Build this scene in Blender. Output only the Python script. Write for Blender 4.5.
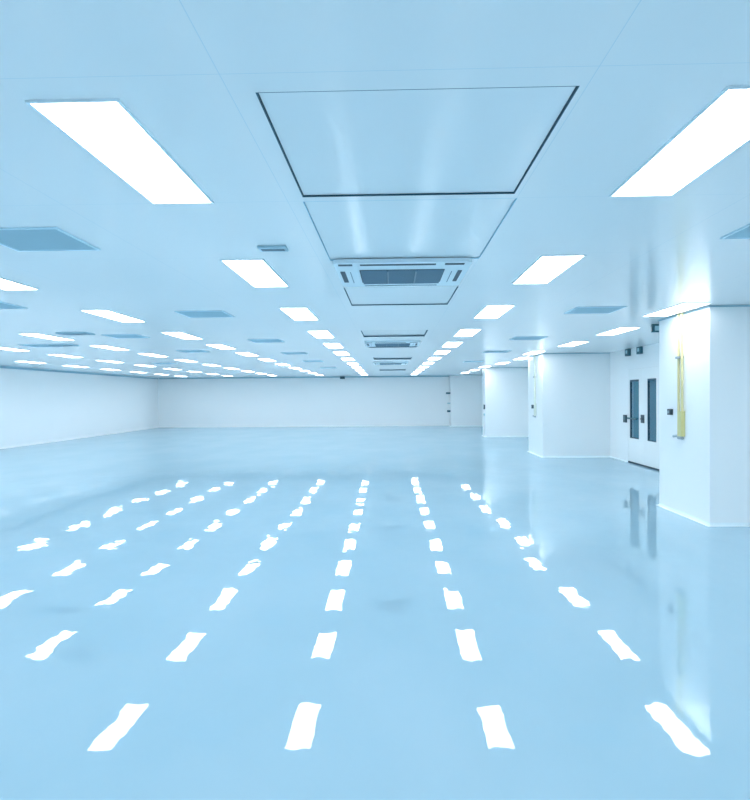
import bpy, bmesh, math, random
from mathutils import Vector, Matrix

for o in list(bpy.data.objects):
    bpy.data.objects.remove(o, do_unlink=True)
S = bpy.context.scene
C = S.collection

# ------------------------------------------------------------------ camera, world, exposure
CAMZ, H = 1.5856, 2.6356
yaw, pit, rol = -0.0273, -0.0139, -0.0076
F = Vector((math.sin(yaw), math.cos(yaw), 0)); R = Vector((math.cos(yaw), -math.sin(yaw), 0)); U = Vector((0, 0, 1))
F, U = math.cos(pit)*F + math.sin(pit)*U, math.cos(pit)*U - math.sin(pit)*F
R, U = math.cos(rol)*R + math.sin(rol)*U, math.cos(rol)*U - math.sin(rol)*R
cam = bpy.data.objects.new('camera', bpy.data.cameras.new('camera'))
C.objects.link(cam)
cam.matrix_world = Matrix(((R.x, U.x, -F.x, 0), (R.y, U.y, -F.y, 0), (R.z, U.z, -F.z, CAMZ), (0, 0, 0, 1)))
cam.data.sensor_fit = 'AUTO'; cam.data.sensor_width = 36
cam.data.lens = 640/800*36
cam.data.shift_y = 5.01/800
cam.data.clip_end = 200
S.camera = cam

w = bpy.data.worlds.new('world'); S.world = w; w.use_nodes = True
w.node_tree.nodes['Background'].inputs[0].default_value = (.55, .75, .95, 1)
w.node_tree.nodes['Background'].inputs[1].default_value = .5

LAMP = (0.955, 0.98, 1.0); LAMP_S = 2.6
S.view_settings.view_transform = 'Standard'; S.view_settings.look = 'None'
S.view_settings.gamma = 1; S.view_settings.use_curve_mapping = False
S.view_settings.exposure = 2.18
S.cycles.max_bounces = 16; S.cycles.diffuse_bounces = 12; S.cycles.glossy_bounces = 6
S.cycles.transmission_bounces = 6; S.cycles.transparent_max_bounces = 8

# ------------------------------------------------------------------ materials
def mat(name, col, rough=.5, spec=.5, coat=0, coat_rough=.03, metal=0, emit=None, es=0):
    m = bpy.data.materials.new(name); m.use_nodes = True
    b = m.node_tree.nodes['Principled BSDF']
    b.inputs['Base Color'].default_value = (*col, 1); b.inputs['Roughness'].default_value = rough
    b.inputs['Specular IOR Level'].default_value = spec; b.inputs['Metallic'].default_value = metal
    b.inputs['Coat Weight'].default_value = coat; b.inputs['Coat Roughness'].default_value = coat_rough
    if emit:
        b.inputs['Emission Color'].default_value = (*emit, 1); b.inputs['Emission Strength'].default_value = es
    return m
def nd(m, t, **kw):
    n = m.node_tree.nodes.new(t)
    for k, v in kw.items(): setattr(n, k, v)
    return n
def noise_tint(m, c0, c1, scale, detail=3, stretch=(1, 1, 1)):
    """slow blotchy variation of the painted colour"""
    L = m.node_tree.links; b = m.node_tree.nodes['Principled BSDF']
    tc = nd(m, 'ShaderNodeNewGeometry'); mp = nd(m, 'ShaderNodeMapping'); mp.inputs['Scale'].default_value = stretch
    nz = nd(m, 'ShaderNodeTexNoise'); nz.inputs['Scale'].default_value = scale; nz.inputs['Detail'].default_value = detail
    rp = nd(m, 'ShaderNodeValToRGB')
    rp.color_ramp.elements[0].position = .35; rp.color_ramp.elements[1].position = .65
    rp.color_ramp.elements[0].color = (*c0, 1); rp.color_ramp.elements[1].color = (*c1, 1)
    L.new(tc.outputs['Position'], mp.inputs[0]); L.new(mp.outputs[0], nz.inputs['Vector'])
    L.new(nz.outputs['Fac'], rp.inputs[0]); L.new(rp.outputs[0], b.inputs['Base Color'])
    return rp
WALL = (.94, .95, .95)
M = {}
M['wall'] = mat('painted_wall_panel', WALL, .13, .5)
noise_tint(M['wall'], (.935, .948, .948), (.945, .953, .953), .6)
M['column'] = mat('painted_column_panel', WALL, .28, .45)
noise_tint(M['column'], (.935, .948, .948), (.945, .953, .953), .6)
M['ceiling'] = mat('coated_ceiling_panel', (.95, .935, .93), .16, .5)
M['panel'] = mat('ceiling_insert_panel', (.93, .925, .925), .14, .5)
M['frame'] = mat('white_lamp_frame', (.84, .92, .96), .4)
M['lamp'] = mat('lamp_diffuser', (.9, .95, 1), .5, .2, emit=LAMP, es=LAMP_S)
M['gap'] = mat('dark_shadow_gap_seal', (.03, .09, .13), .6)
M['line'] = mat('grey_panel_seam', (.30, .50, .60), .5)
M['vent'] = mat('blue_grey_vent_mesh', (.52, .69, .76), .45, .3)
M['vent_frame'] = mat('vent_frame_white', (.72, .88, .96), .35)
M['plastic'] = mat('white_plastic', (.82, .91, .95), .35)
M['slot'] = mat('dark_slot', (.02, .05, .08), .5)
M['slat'] = mat('grey_grille_slat', (.14, .23, .30), .45)
M['cove'] = mat('white_cove_strip', (.88, .96, .98), .3)
M['yellow'] = mat('cream_yellow_pipe', (.72, .66, .36), .35)
M['yellow2'] = mat('yellow_trunking', (.66, .62, .28), .4)
M['dark'] = mat('dark_plastic', (.03, .06, .08), .4)
M['teal'] = mat('dark_teal_plastic', (.03, .13, .17), .4)
M['pale'] = mat('pale_plastic', (.45, .68, .74), .4)
M['steel'] = mat('brushed_steel', (.35, .42, .46), .35, metal=.7)
M['door'] = mat('white_door_leaf', (.93, .945, .935), .25)
M['edge'] = mat('blue_grey_seal_and_corner_shade', (.34, .52, .60), .4)  # column top seals, and corner shade painted along the wall tops
M['pipe_pale'] = mat('pale_pipe', (.74, .78, .68), .35)
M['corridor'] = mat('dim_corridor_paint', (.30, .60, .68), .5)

# floor: glossy self-levelling epoxy with faint clouds and a very slight unevenness
m = mat('blue_epoxy_floor', (.42, .70, .86), .6, .0); M['floor'] = m
noise_tint(m, (.36, .54, .635), (.405, .57, .66), .9, 6, (1, .55, 1))
L = m.node_tree.links; b = m.node_tree.nodes['Principled BSDF']
geo = nd(m, 'ShaderNodeNewGeometry')
# gentle undulation of the poured surface: the normal leans a fraction of a degree
acc = geo.outputs['Normal']
for sc_, amp in ((1.3, .007), (5.0, .008), (16.0, .0065)):
    nz = nd(m, 'ShaderNodeTexNoise'); nz.inputs['Scale'].default_value = sc_; nz.inputs['Detail'].default_value = 0
    L.new(geo.outputs['Position'], nz.inputs['Vector'])
    sb = nd(m, 'ShaderNodeVectorMath', operation='SUBTRACT'); sb.inputs[1].default_value = (.5, .5, .5); L.new(nz.outputs['Color'], sb.inputs[0])
    ml = nd(m, 'ShaderNodeVectorMath', operation='MULTIPLY'); ml.inputs[1].default_value = (amp, amp, 0); L.new(sb.outputs[0], ml.inputs[0])
    ad = nd(m, 'ShaderNodeVectorMath', operation='ADD'); L.new(acc, ad.inputs[0]); L.new(ml.outputs[0], ad.inputs[1]); acc = ad.outputs[0]
nn = nd(m, 'ShaderNodeVectorMath', operation='NORMALIZE'); L.new(acc, nn.inputs[0])
gl = nd(m, 'ShaderNodeBsdfGlossy'); gl.inputs['Roughness'].default_value = .015; gl.inputs['Color'].default_value = (.88, .95, .98, 1)
fr = nd(m, 'ShaderNodeFresnel'); fr.inputs[0].default_value = 1.5
mx = nd(m, 'ShaderNodeMixShader'); out = m.node_tree.nodes['Material Output']
L.new(nn.outputs[0], gl.inputs['Normal']); L.new(nn.outputs[0], fr.inputs['Normal'])
cp = nd(m, 'ShaderNodeMath', operation='MINIMUM'); L.new(fr.outputs[0], cp.inputs[0]); cp.inputs[1].default_value = .55
L.new(cp.outputs[0], mx.inputs[0]); L.new(b.outputs[0], mx.inputs[1]); L.new(gl.outputs[0], mx.inputs[2]); L.new(mx.outputs[0], out.inputs[0])

# glass of the door windows
m = bpy.data.materials.new('tinted_door_glass'); m.use_nodes = True; M['glass'] = m
nt = m.node_tree; nt.nodes.clear(); L = nt.links
tr = nd(m, 'ShaderNodeBsdfTransparent'); tr.inputs[0].default_value = (.50, .78, .88, 1)
gl = nd(m, 'ShaderNodeBsdfGlossy'); gl.inputs['Roughness'].default_value = .02
fr = nd(m, 'ShaderNodeFresnel'); fr.inputs[0].default_value = 1.5
mx = nd(m, 'ShaderNodeMixShader'); out = nd(m, 'ShaderNodeOutputMaterial')
geo = nd(m, 'ShaderNodeNewGeometry'); sb = nd(m, 'ShaderNodeMath', operation='SUBTRACT'); sb.inputs[0].default_value = 1
L.new(geo.outputs['Backfacing'], sb.inputs[1]); ml = nd(m, 'ShaderNodeMath', operation='MULTIPLY'); L.new(fr.outputs[0], ml.inputs[0]); L.new(sb.outputs[0], ml.inputs[1])
L.new(ml.outputs[0], mx.inputs[0]); L.new(tr.outputs[0], mx.inputs[1]); L.new(gl.outputs[0], mx.inputs[2]); L.new(mx.outputs[0], out.inputs[0])

# fine panel joints in the ceiling (real joints every panel)
def joints(m, x0, px, y0, py, width, dark):
    L = m.node_tree.links; b = m.node_tree.nodes['Principled BSDF']
    geo = nd(m, 'ShaderNodeNewGeometry'); sp = nd(m, 'ShaderNodeSeparateXYZ'); L.new(geo.outputs['Position'], sp.inputs[0])
    facs = []
    for ax, o0, p in (('X', x0, px), ('Y', y0, py)):
        a = nd(m, 'ShaderNodeMath', operation='SUBTRACT'); L.new(sp.outputs[ax], a.inputs[0]); a.inputs[1].default_value = o0 - p/2 - 400*p
        c = nd(m, 'ShaderNodeMath', operation='MODULO'); L.new(a.outputs[0], c.inputs[0]); c.inputs[1].default_value = p
        d = nd(m, 'ShaderNodeMath', operation='SUBTRACT'); L.new(c.outputs[0], d.inputs[0]); d.inputs[1].default_value = p/2
        e = nd(m, 'ShaderNodeMath', operation='ABSOLUTE'); L.new(d.outputs[0], e.inputs[0])
        f = nd(m, 'ShaderNodeMath', operation='LESS_THAN'); L.new(e.outputs[0], f.inputs[0]); f.inputs[1].default_value = width
        facs.append(f)
    mx_ = nd(m, 'ShaderNodeMath', operation='MAXIMUM'); L.new(facs[0].outputs[0], mx_.inputs[0]); L.new(facs[1].outputs[0], mx_.inputs[1])
    mix = nd(m, 'ShaderNodeMixRGB'); L.new(mx_.outputs[0], mix.inputs[0])
    src = b.inputs['Base Color'].links
    if src: L.new(src[0].from_socket, mix.inputs[1])
    else: mix.inputs[1].default_value = b.inputs['Base Color'].default_value
    mix.inputs[2].default_value = (*dark, 1)
    L.new(mix.outputs[0], b.inputs['Base Color'])
joints(M['ceiling'], -.555, 1.225, 3.44, 1.36, .0016, (.78, .84, .88))

# ------------------------------------------------------------------ helpers
def box(bm, x0, x1, y0, y1, z0, z1):
    v = [bm.verts.new((x, y, z)) for z in (z0, z1) for y in (y0, y1) for x in (x0, x1)]
    for f in ((0, 2, 3, 1), (4, 5, 7, 6), (0, 1, 5, 4), (2, 6, 7, 3), (0, 4, 6, 2), (1, 3, 7, 5)):
        bm.faces.new([v[i] for i in f])
def prism(bm, pts, h):
    """pts: polygon as a list of 3-D points; h: extrusion vector"""
    a = [bm.verts.new(p) for p in pts]; c = [bm.verts.new(Vector(p) + Vector(h)) for p in pts]
    bm.faces.new(a[::-1]); bm.faces.new(c)
    for i in range(len(a)):
        j = (i+1) % len(a); bm.faces.new((a[i], a[j], c[j], c[i]))
def tube(bm, p0, p1, r, n=14):
    p0, p1 = Vector(p0), Vector(p1); d = (p1-p0)
    q = d.to_track_quat('Z', 'Y').to_matrix()
    ring = [q @ Vector((r*math.cos(2*math.pi*i/n), r*math.sin(2*math.pi*i/n), 0)) for i in range(n)]
    prism(bm, [p0+v for v in ring], d)
def ringbox(bm, x0, x1, y0, y1, z0, z1, t):
    box(bm, x0, x1, y0, y0+t, z0, z1); box(bm, x0, x1, y1-t, y1, z0, z1)
    box(bm, x0, x0+t, y0+t, y1-t, z0, z1); box(bm, x1-t, x1, y0+t, y1-t, z0, z1)
def obj(name, bm, m, parent=None, bevel=0, smooth=False):
    bmesh.ops.recalc_face_normals(bm, faces=bm.faces)
    if bevel:
        bmesh.ops.bevel(bm, geom=list(bm.edges), offset=bevel, segments=2, affect='EDGES', profile=.6)
    me = bpy.data.meshes.new(name); bm.to_mesh(me); bm.free()
    if smooth:
        for p in me.polygons: p.use_smooth = True
    me.materials.append(m)
    o = bpy.data.objects.new(name, me); C.objects.link(o)
    if parent: o.parent = parent
    return o
def tag(o, label=None, cat=None, group=None, kind=None):
    if label: o['label'] = label
    if cat: o['category'] = cat
    if group: o['group'] = group
    if kind: o['kind'] = kind
    return o
def struct(name, bm, m, parent=None, **kw):
    o = obj(name, bm, m, parent, **kw)
    if not parent: o['kind'] = 'structure'
    return o
def thing(name, loc, label, cat, group=None):
    o = bpy.data.objects.new(name, None); o.empty_display_size = .1; C.objects.link(o); o.location = loc
    return tag(o, label, cat, group)
def dup(root, loc, label, group=None):
    r = root.copy(); C.objects.link(r); r.location = loc; r['label'] = label
    if group: r['group'] = group
    for ch in root.children:
        c = ch.copy(); C.objects.link(c); c.parent = r
        for g in ch.children:
            d = g.copy(); C.objects.link(d); d.parent = c
    return r
def bmn(): return bmesh.new()
ORD = ['first', 'second', 'third', 'fourth', 'fifth', 'sixth', 'seventh', 'eighth', 'ninth', 'tenth', 'eleventh', 'twelfth']

# ------------------------------------------------------------------ room shell
XL, XR, YB, YF = -12.435, 5.49, 33.68, -5.5
bm = bmn(); box(bm, XL-.2, XR+.2, YF-.2, YB+.2, -.2, 0); struct('floor', bm, M['floor'])

# recesses cut in the ceiling along the centre strip: (x0, x1, y0, y1, depth)
HX0, HX1 = -.465, .645
HATCH = [(HX0, HX1, 2.21, 3.375, .009, 'large dark-edged ceiling hatch nearest the camera, in front of the first air conditioner'),
         (HX0, HX1, 6.20, 7.42, .010, 'dark-edged square ceiling hatch just beyond the nearest air conditioner'),
         (-.50, .575, 10.25, 11.37, .02, 'dark-edged ceiling hatch just before the second air conditioner'),
         (-.49, .53, 13.40, 13.86, .02, 'narrow ceiling hatch just beyond the second air conditioner'),
         (-.52, .54, 17.35, 18.42, .03, 'distant ceiling hatch just before the farthest air conditioner'),
         (-.52, .54, 25.2, 26.3, .03, 'farthest ceiling hatch, between the last air conditioner and the end wall')]
INSERT = (-.475, .675, 3.45, 4.955, .008)
holes = [h[:4] for h in HATCH] + [INSERT[:4]]
xs = sorted({XL-.2, XR+.2} | {h[i] for h in holes for i in (0, 1)})
ys = sorted({YF-.2, YB+.2} | {h[i] for h in holes for i in (2, 3)})
bm = bmn(); vd = {}
def V(x, y):
    if (x, y) not in vd: vd[(x, y)] = bm.verts.new((x, y, H))
    return vd[(x, y)]
for i in range(len(xs)-1):
    for j in range(len(ys)-1):
        cx, cy = (xs[i]+xs[i+1])/2, (ys[j]+ys[j+1])/2
        if any(h[0] < cx < h[1] and h[2] < cy < h[3] for h in holes): continue
        bm.faces.new((V(xs[i], ys[j]), V(xs[i+1], ys[j]), V(xs[i+1], ys[j+1]), V(xs[i], ys[j+1])))
r = bmesh.ops.extrude_face_region(bm, geom=list(bm.faces))
for v in [g for g in r['geom'] if isinstance(g, bmesh.types.BMVert)]: v.co.z = H+.2
struct('ceiling', bm, M['ceiling'])

bm = bmn(); box(bm, XL-.2, XL, YF-.2, YB+.2, 0, H); struct('wall_left', bm, M['wall'])
bm = bmn(); box(bm, XL, XR, YB, YB+.2, 0, H); struct('wall_end', bm, M['wall'])
bm = bmn(); box(bm, XL, XR, YF-.2, YF, 0, H); struct('wall_near', bm, M['wall'])
DY0, DY1, DH = 13.22, 15.06, 2.16
bm = bmn()
box(bm, XR, XR+.12, YF-.2, DY0, 0, H); box(bm, XR, XR+.12, DY1, YB+.2, 0, H); box(bm, XR, XR+.12, DY0, DY1, DH, H)
struct('wall_right', bm, M['wall'])
# dim passage behind the door windows
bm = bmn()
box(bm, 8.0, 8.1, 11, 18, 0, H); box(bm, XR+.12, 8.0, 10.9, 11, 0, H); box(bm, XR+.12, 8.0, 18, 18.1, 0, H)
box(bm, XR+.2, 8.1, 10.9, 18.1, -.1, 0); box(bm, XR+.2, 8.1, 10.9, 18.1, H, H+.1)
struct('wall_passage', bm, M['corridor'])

# cove strips
def cove(bm, p0, p1, nrm, e0=0, e1=0, r=.04):
    """concave quarter strip from p0 to p1 (2-D), standing out along nrm; e = +1 outer corner, -1 inner corner"""
    p0, p1, n = Vector((*p0, 0)), Vector((*p1, 0)), Vector((*nrm, 0)); d = (p1-p0).normalized()
    prof = [(0, 0), (r, 0)] + [(r - r*math.sin(t), r - r*math.cos(t)) for t in [math.pi/2*k/6 for k in range(1, 6)]] + [(0, r)]
    rows = []
    for p, s, e in ((p0, -1, e0), (p1, 1, e1)):
        rows.append([bm.verts.new(p + n*a + d*s*e*a + Vector((0, 0, z))) for a, z in prof])
    k = len(prof)
    for i in range(k):
        j = (i+1) % k; bm.faces.new((rows[0][i], rows[0][j], rows[1][j], rows[1][i]))
    bm.faces.new(rows[0]); bm.faces.new(rows[1][::-1])
bm = bmn(); cove(bm, (XL, YF), (XL, YB), (1, 0), -1, -1); struct('baseboard_left', bm, M['wall'])
bm = bmn(); cove(bm, (XL, YB), (2.98, YB), (0, -1), -1, -1); struct('baseboard_end', bm, M['wall'])
def top_cove(bm, a0, a1, ax, q, s, r):
    prof = [(0, 0), (r, 0)] + [(r - r*math.sin(t), -(r - r*math.cos(t))) for t in [math.pi/2*k/6 for k in range(1, 6)]] + [(0, -r)]
    if ax == 'y': prism(bm, [(q + s*a, a0, H + z) for a, z in prof], (0, a1-a0, 0))
    else: prism(bm, [(a0, q + s*a, H + z) for a, z in prof], (a1-a0, 0, 0))
bm = bmn(); top_cove(bm, YF, YB, 'y', XL, 1, .07); struct('shade_trim_1', bm, M['edge'])  # added strip, its blue-grey colour stands for shade along the left wall top
bm = bmn(); top_cove(bm, XL+.07, 2.98, 'x', YB, -1, .06); struct('shade_trim_2', bm, M['edge'])  # same painted shade strip along the top of the end wall

# ------------------------------------------------------------------ columns
COLS = [(3.79, 7.75, 9.20, 'nearest white square column on the right, with a cream pipe down its side'),
        (3.805, 16.31, 18.03, 'second white column on the right, just beyond the double door'),
        (3.53, 24.44, 25.2, 'third white column on the right, with a small dark switch on its side'),
        (2.985, 32.85, YB-.002, 'farthest column on the right, standing against the end wall')]
for x, y0, y1, lab in COLS:
    bm = bmn(); box(bm, x, XR-.002, y0, y1, .002, H-.002)
    c = tag(obj('column', bm, M['column']), lab, 'column', 'columns along the right side')
    bm = bmn()
    last = y1 > 33
    cove(bm, (x, y1), (x, y0), (-1, 0), -1 if last else 1, 1)
    cove(bm, (x, y0), (XR, y0), (0, -1), 1, -1)
    if not last: cove(bm, (XR, y1), (x, y1), (0, 1), -1, 1)
    obj('cove_strip', bm, M['cove'], c)
    bm = bmn(); z0, z1 = H-.02, H-.0025
    box(bm, x-.012, x, y0-.012, y1 + (0 if last else .012), z0, z1); box(bm, x, XR-.003, y0-.012, y0, z0, z1)
    if not last: box(bm, x, XR-.003, y1, y1+.012, z0, z1)
    obj('top_seal', bm, M['edge'], c)
segs = [(YF, 7.75), (9.20, DY0-.03), (DY1+.03, 16.31), (18.03, 24.44), (25.2, 32.85)]
bm = bmn()
for a, c_ in segs: cove(bm, (XR, c_), (XR, a), (-1, 0), 0, 0, .03)
struct('baseboard_right', bm, M['cove'])

# ------------------------------------------------------------------ door
door = bpy.data.objects.new('door_1', None); C.objects.link(door); door.location = (XR, (DY0+DY1)/2, 0)
door['kind'] = 'structure'
oy = (DY0+DY1)/2
def dpart(name, bm, m, parent=door, **kw):
    bmesh.ops.translate(bm, vec=(-XR, -oy, 0), verts=bm.verts)
    return obj(name, bm, m, parent, **kw)
bm = bmn(); box(bm, XR-.003, XR+.1, DY0, DY0+.004, 0, DH); box(bm, XR-.003, XR+.1, DY1-.004, DY1, 0, DH); box(bm, XR-.003, XR+.1, DY0+.004, DY1-.004, DH-.003, DH)
dpart('door_frame', bm, M['door'])
mid = 14.19
for y0, y1, w0, w1 in ((DY0+.005, mid-.004, 13.48, 13.95), (mid+.004, DY1-.005, 14.42, 14.97)):
    Z0, Z1 = .575, 1.915
    bm = bmn(); X0, X1 = XR+.001, XR+.051
    box(bm, X0, X1, y0, w0, .035, DH-.004); box(bm, X0, X1, w1, y1, .035, DH-.004)
    box(bm, X0, X1, w0, w1, .035, Z0); box(bm, X0, X1, w0, w1, Z1, DH-.004)
    leaf = dpart('door_leaf', bm, M['door'])
    bm = bmn(); t = .022
    for a in ((w0, w0+t, Z0, Z1), (w1-t, w1, Z0, Z1), (w0+t, w1-t, Z0, Z0+t), (w0+t, w1-t, Z1-t*2, Z1)):
        box(bm, X0+.004, X1-.004, a[0], a[1], a[2], a[3])
    dpart('window_seal', bm, M['gap'], leaf)
    bm = bmn(); box(bm, X0+.02, X0+.026, w0+t, w1-t, Z0+t, Z1-2*t)
    g = dpart('window_glass', bm, M['glass'], leaf)
# lever plate between the two windows, and push bar seen across the left window
def plate(y0, y1, z0, z1, lever):
    bm = bmn(); box(bm, XR-.012, XR+.005, y0, y1, z0, z1)
    p = dpart('lock_plate', bm, M['dark'], door, bevel=.003); p['label'] = 'black lock plate'
    bm = bmn(); tube(bm, (XR-.012, (y0+y1)/2, (z0+z1)/2), (XR-.055, (y0+y1)/2, (z0+z1)/2), .012)
    tube(bm, (XR-.05, (y0+y1)/2, (z0+z1)/2), (XR-.05, (y0+y1)/2+lever, (z0+z1)/2), .011)
    dpart('lever_handle', bm, M['dark'], p)
plate(14.11, 14.29, .95, 1.13, -.12)
bm = bmn(); tube(bm, (XR-.045, 14.45, 1.03), (XR-.045, 14.99, 1.03), .02)
for y in (14.50, 14.94): tube(bm, (XR-.045, y, 1.03), (XR+.006, y, 1.03), .014)
dpart('push_bar', bm, M['teal'])
bm = bmn(); box(bm, XR-.006, XR+.1, DY0, DY1, .002, .033); dpart('threshold', bm, M['slot'])
# reader beside the left leaf
t = thing('access_reader', (XR, 15.22, 1.01), 'small black box on the wall at the left edge of the double door', 'access reader')
bm = bmn(); box(bm, -.035, -.001, -.09, .09, -.09, .09); obj('case', bm, M['dark'], t, bevel=.006)
bm = bmn(); box(bm, -.039, -.034, -.055, .055, -.02, .06); obj('keypad', bm, M['teal'], t)

# square dark boxes above the door
def wallbox(y, z, label):
    t = thing('sign_box', (XR, y, z), label, 'sign')
    bm = bmn(); box(bm, -.06, -.001, -.115, .115, -.085, .075); obj('case', bm, M['teal'], t, bevel=.008)
    bm = bmn(); box(bm, -.064, -.059, -.05, .05, -.03, .045); obj('face', bm, M['pale'], t)
wallbox(15.0, 2.555, 'small dark square box with pale centre above the door, left of the pair')
wallbox(14.29, 2.555, 'small dark square box with pale centre above the door, right of the pair')
# dark box under the ceiling beside the near column
t = thing('sign_box', (4.02, 9.75, H), 'small dark box hanging from the ceiling, half hidden behind the nearest column', 'sign')
bm = bmn(); box(bm, -.12, .14, -.03, .03, -.125, -.002); obj('case', bm, M['teal'], t, bevel=.008)
bm = bmn(); box(bm, -.08, .10, -.034, -.029, -.10, -.03); obj('face', bm, M['pale'], t)

# ------------------------------------------------------------------ ceiling centre strip
for x0, x1, y0, y1, d, lab in HATCH:
    cx, cy = (x0+x1)/2, (y0+y1)/2; hx, hy = (x1-x0)/2, (y1-y0)/2
    t = thing('ceiling_hatch', (cx, cy, H), lab, 'ceiling hatch', 'ceiling hatches along the centre strip')
    bm = bmn(); ringbox(bm, -hx, hx, -hy, hy, .0, d+.02, .004 if d < .03 else .006); obj('edge_seal', bm, M['gap'], t)
    bm = bmn(); box(bm, -hx+.007, hx-.007, -hy+.007, hy-.007, d, d+.015); obj('panel', bm, M['panel'], t)
x0, x1, y0, y1, d = INSERT
t = thing('ceiling_tile', ((x0+x1)/2, (y0+y1)/2, H), 'plain glossy ceiling tile between the large access panel and the nearest air conditioner', 'ceiling tile')
hx, hy = (x1-x0)/2, (y1-y0)/2
bm = bmn(); ringbox(bm, -hx, hx, -hy, hy, 0, d+.01, .004); obj('edge_seal', bm, M['line'], t)
bm = bmn(); box(bm, -hx+.005, hx-.005, -hy+.005, hy-.005, d, d+.01); obj('panel', bm, M['panel'], t)

def make_ac(loc, label):
    t = thing('air_conditioner', loc, label, 'air conditioner', 'cassette air conditioners in the ceiling')
    # fascia, a bevelled square with a sunk centre
    h = .535; bm = bmn()
    box(bm, -h, h, -h, h, -.03, -.001)
    bmesh.ops.bevel(bm, geom=[e for e in bm.edges if abs(e.verts[0].co.z-e.verts[1].co.z) > .01], offset=.05, segments=4, affect='EDGES', profile=.5)
    f = obj('fascia', bm, M['plastic'], t)
    bm = bmn(); g = .345; box(bm, -g, g, -.255, .305, -.033, -.0302); gr = obj('intake_grille', bm, M['slot'], t)
    bm = bmn()
    for i in range(13):
        y = -.245 + i*.0445
        prism(bm, [(-g+.01, y, -.0335), (-g+.01, y+.006, -.0335), (-g+.01, y+.026, -.045), (-g+.01, y+.020, -.045)], (2*g-.02, 0, 0))
    for i in range(2):
        x = -g + (i+1)*2*g/3; box(bm, x-.006, x+.006, -.245, .295, -.046, -.0335)
    obj('slats', bm, M['slat'], gr)
    # air outlets on four sides
    def slot(x0, x1, y0, y1):
        bm = bmn(); box(bm, x0, x1, y0, y1, -.0325, -.0302)
        return obj('air_outlet', bm, M['slot'], t)
    def flap(x0, x1, y0, y1, par):
        bm = bmn(); box(bm, x0, x1, y0, y1, -.036, -.0326); obj('flap', bm, M['plastic'], par)
    s = slot(-.33, .26, -.475, -.425); 
    s = slot(-.505, -.465, -.20, .29)
    s = slot(.455, .49, -.20, .29)
    s = slot(-.33, .33, .47, .485)
    for a in (-.425, .405):
        bm = bmn(); box(bm, a, a+.006, -.17, .33, -.0325, -.0302); obj('panel_joint', bm, M['slat'], t)
    for a, c_ in ((-.50, -.39), (.33, .48)):
        bm = bmn(); box(bm, a, c_, -.48, -.425, -.0325, -.0302); obj('corner_opening', bm, M['slot'], t)
    return t
ac = make_ac((.085, 5.44, H), 'white four-way cassette air conditioner nearest the camera, grille fully visible')
dup(ac, (.01, 12.7, H), 'second cassette air conditioner down the centre strip, small and seen at a shallow angle')
dup(ac, (-.05, 20.3, H), 'farthest cassette air conditioner, a thin dark bar near the end wall')

# ------------------------------------------------------------------ ceiling lights
ROWS = [(-10.35, 'in the row nearest the left wall'), (-8.05, 'in the second row from the left wall'), (-5.86, 'in the third row from the left wall'),
        (-3.54, 'in the second row left of the air conditioners'), (-1.117, 'in the row just left of the air conditioners'),
        (1.317, 'in the row just right of the air conditioners'), (3.745, 'in the row beside the columns')]
SKEW = -.0085            # the rows run very slightly off the camera's axis
YS = [2.83, 5.46, 8.12, 10.78, 13.2, 15.6, 18.1, 20.7, 23.3, 25.9, 28.5, 31.1]
COLY = {4: 13.4, 5: 16.1, 6: 18.45, 7: 21.1, 8: 23.7, 9: 26.6, 10: 29.5}
COLX = {2: 3.53, 5: 3.53, 6: 3.72, 7: 3.61, 8: 3.40, 9: 3.40, 10: 3.35}
def in_frame(x, y):
    d = Vector((x, y, H - CAMZ)); f = d.dot(F)
    if f < .1: return False
    px, py = 375 + 640*d.dot(R)/f, 405 - 640*d.dot(U)/f
    return 0 < px < 750 and 0 < py < 800
W_, L_ = .31, 1.175
def make_light():
    t = thing('ceiling_light', (0, 0, 0), 'x', 'ceiling light', 'recessed ceiling light panels')
    bm = bmn(); ringbox(bm, -W_/2-.012, W_/2+.012, -L_/2-.012, L_/2+.012, -.008, -.0005, .012)
    obj('frame', bm, M['frame'], t)
    bm = bmn(); box(bm, -W_/2, W_/2, -L_/2, L_/2, -.006, -.0008)
    obj('diffuser', bm, M['lamp'], t)
    return t
proto = make_light(); first = True
for x, rn in ROWS:
    n = 0
    m_ = 0
    for k in range(-2, 12):
        y = YS[k] if k >= 0 else (.2 if k == -1 else -2.4)
        xx = x + SKEW*(y-2.8)*(1 if abs(x) < 3 else 0)
        if x > 3:
            if k > 10: continue
            xx = COLX.get(k, x); y = COLY.get(k, y)
        seen = any(in_frame(xx+a*W_/2, y+b_*L_/2) for a in (-1, 1) for b_ in (-1, 1))
        if seen: lab = f'{ORD[n]} ceiling light panel from the front {rn}'; n += 1
        else: lab = f'{ORD[m_]} ceiling light panel outside the picture {rn}'; m_ += 1
        if first:
            proto.location = (xx, y, H); proto['label'] = lab; first = False
        else: dup(proto, (xx, y, H), lab)

dup(proto, (6.4, 16.2, H-.001), 'added unseen light panel brightening the passage behind the door, farther one')  # added lamps, out of view, to brighten what shows through the door glass
dup(proto, (6.4, 13.2, H-.001), 'added unseen light panel brightening the passage behind the door, nearer one')

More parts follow.
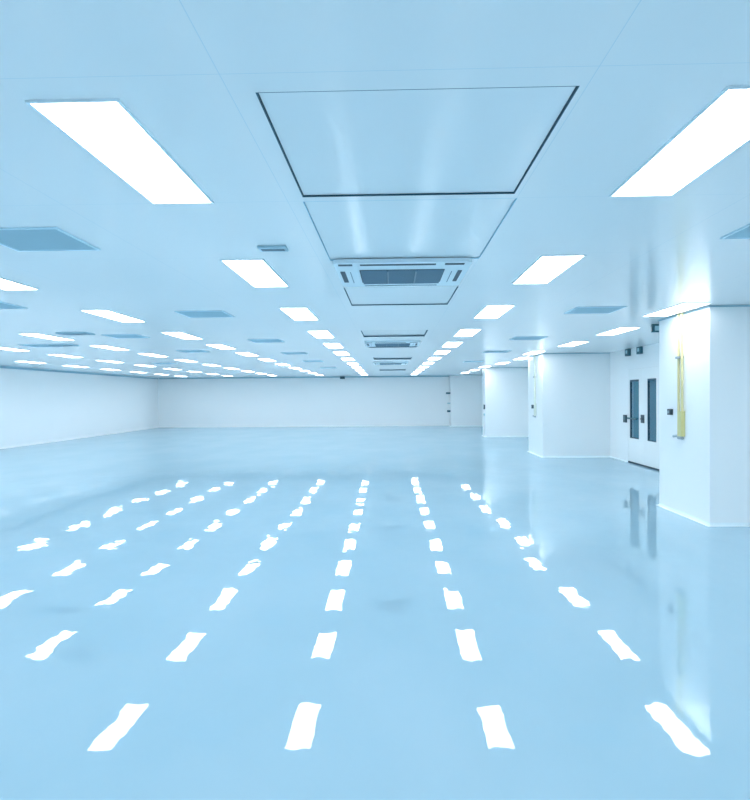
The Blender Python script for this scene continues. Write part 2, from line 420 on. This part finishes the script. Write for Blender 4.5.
# ------------------------------------------------------------------ ceiling vents
def make_vent():
    t = thing('ceiling_vent', (0, 0, 0), 'x', 'ceiling vent', 'square blue-grey ceiling vents')
    bm = bmn(); ringbox(bm, -.295, .295, -.295, .295, -.010, -.0005, .018); obj('frame', bm, M['vent_frame'], t)
    bm = bmn(); box(bm, -.277, .277, -.277, .277, -.004, -.0008)
    for i in range(22):
        a = -.27 + i*.0245
        box(bm, -.277, .277, a, a+.008, -.007, -.004)
    obj('mesh_face', bm, M['vent'], t)
    return t
proto = make_vent(); first = True
VR = [((-2.34, [4.17, 8.0, 11.9, 15.4, 18.9, 23.4]), 'in the row left of the inner lights'),
      ((-4.50, [7.0, 10.75, 14.4]), 'in the row further to the left'),
      ((-6.95, [12.5, 19.4]), 'near the left side'),
      ((2.51, [4.1, 8.03, 11.9, 15.5, 19.9]), 'in the row right of the air conditioners')]
for (x, yy), rn in VR:
    for i, y in enumerate(yy):
        lab = f'{ORD[i]} blue-grey ceiling vent from the camera {rn}'
        if first: proto.location = (x, y, H); proto['label'] = lab; first = False
        else: dup(proto, (x, y, H), lab)
def small_dev(x, y, w_, d_, label):
    t = thing('ceiling_slot', (x, y, H), label, 'ceiling fitting')
    bm = bmn(); box(bm, -w_/2, w_/2, -d_/2, d_/2, -.018, -.0005); obj('case', bm, M['vent'], t, bevel=.004)
    bm = bmn(); box(bm, -w_/2+.02, w_/2-.02, -d_/2+.03, d_/2-.03, -.021, -.0175); obj('insert', bm, M['slat'], t)
small_dev(-.83, 4.49, .20, .12, 'tiny blue-grey rectangular ceiling fitting just before the second inner left light')
small_dev(-5.1, 10.2, .5, .3, 'small blue-grey ceiling fitting left of a vent on the left side')
small_dev(-6.45, 12.4, .5, .3, 'small blue-grey ceiling fitting beside the vent near the left side')

# ------------------------------------------------------------------ pipes and small wall fittings
def pipe_set(x, y, label, pm='yellow', pm2='yellow2'):
    """cream conduits down the side of a column; x is the face, y the middle of the run"""
    t = thing('conduit_pipe', (x, y, 0), label, 'pipe')
    bm = bmn(); tube(bm, (-.03, .05, 1.02), (-.03, .05, H-.003), .016); obj('pipe', bm, M[pm], t)
    bm = bmn(); tube(bm, (-.03, -.05, 1.30), (-.03, -.05, H-.003), .016); obj('pipe', bm, M[pm], t)
    bm = bmn(); box(bm, -.055, -.001, -.075, .005, 1.03, 1.36); obj('trunking', bm, M[pm2], t, bevel=.006)
    bm = bmn(); box(bm, -.056, -.001, -.035, .09, 2.045, 2.075); obj('bracket', bm, M['steel'], t)
    bm = bmn(); tube(bm, (-.03, .05, 1.035), (-.03, .20, 1.02), .017); tube(bm, (-.03, .05, 1.01), (-.03, -.06, 1.01), .022)
    obj('valve', bm, M['steel'], t)
    return t
p = pipe_set(3.79, 8.47, 'cream yellow pipe running down the nearest column from the ceiling')
pipe_set(3.805, 17.10, 'thin pale pipe running down the side of the second column', 'pipe_pale', 'pipe_pale')
def switch(x, y, z, w_, h_, label, m='dark', d=.04, name='wall_switch', cat='switch'):
    t = thing(name, (x, y, z), label, cat)
    bm = bmn(); box(bm, -d, -.001, -w_/2, w_/2, -h_/2, h_/2); obj('case', bm, M[m], t, bevel=.004)
    bm = bmn(); box(bm, -d-.008, -d+.001, -w_/5, w_/5, -h_/4, h_/4); obj('button', bm, M['steel'], t)
switch(3.79, 8.80, 1.34, .10, .08, 'small dark switch box left of the cream pipe on the nearest column')
switch(3.805, 17.42, 1.27, .14, .10, 'small dark switch box beside the thin pipe on the second column')
switch(3.53, 24.60, 1.14, .22, .17, 'small dark switch box on the side of the third column')
switch(3.53, 24.60, .85, .18, .08, 'small pale box low on the side of the third column', 'pale')
switch(2.985, 33.1, 1.71, .12, .09, 'dark fitting on the side of the farthest column, topmost of three', 'teal', .22, 'wall_bracket', 'bracket')
switch(2.985, 33.1, 1.19, .12, .06, 'greyish fitting on the side of the farthest column, middle of three', 'pale', .15, 'wall_bracket', 'bracket')
switch(2.985, 33.1, .78, .12, .10, 'dark fitting on the side of the farthest column, lowest of three', 'teal', .17, 'wall_bracket', 'bracket')
t = thing('wall_speaker', (-2.62, YB, 2.56), 'small dark box high on the end wall just under the ceiling', 'speaker')
bm = bmn(); box(bm, -.13, .13, -.12, -.001, -.06, .07); obj('case', bm, M['teal'], t, bevel=.01)
bm = bmn(); box(bm, -.10, .10, -.125, -.119, -.04, .05); obj('front', bm, M['dark'], t)
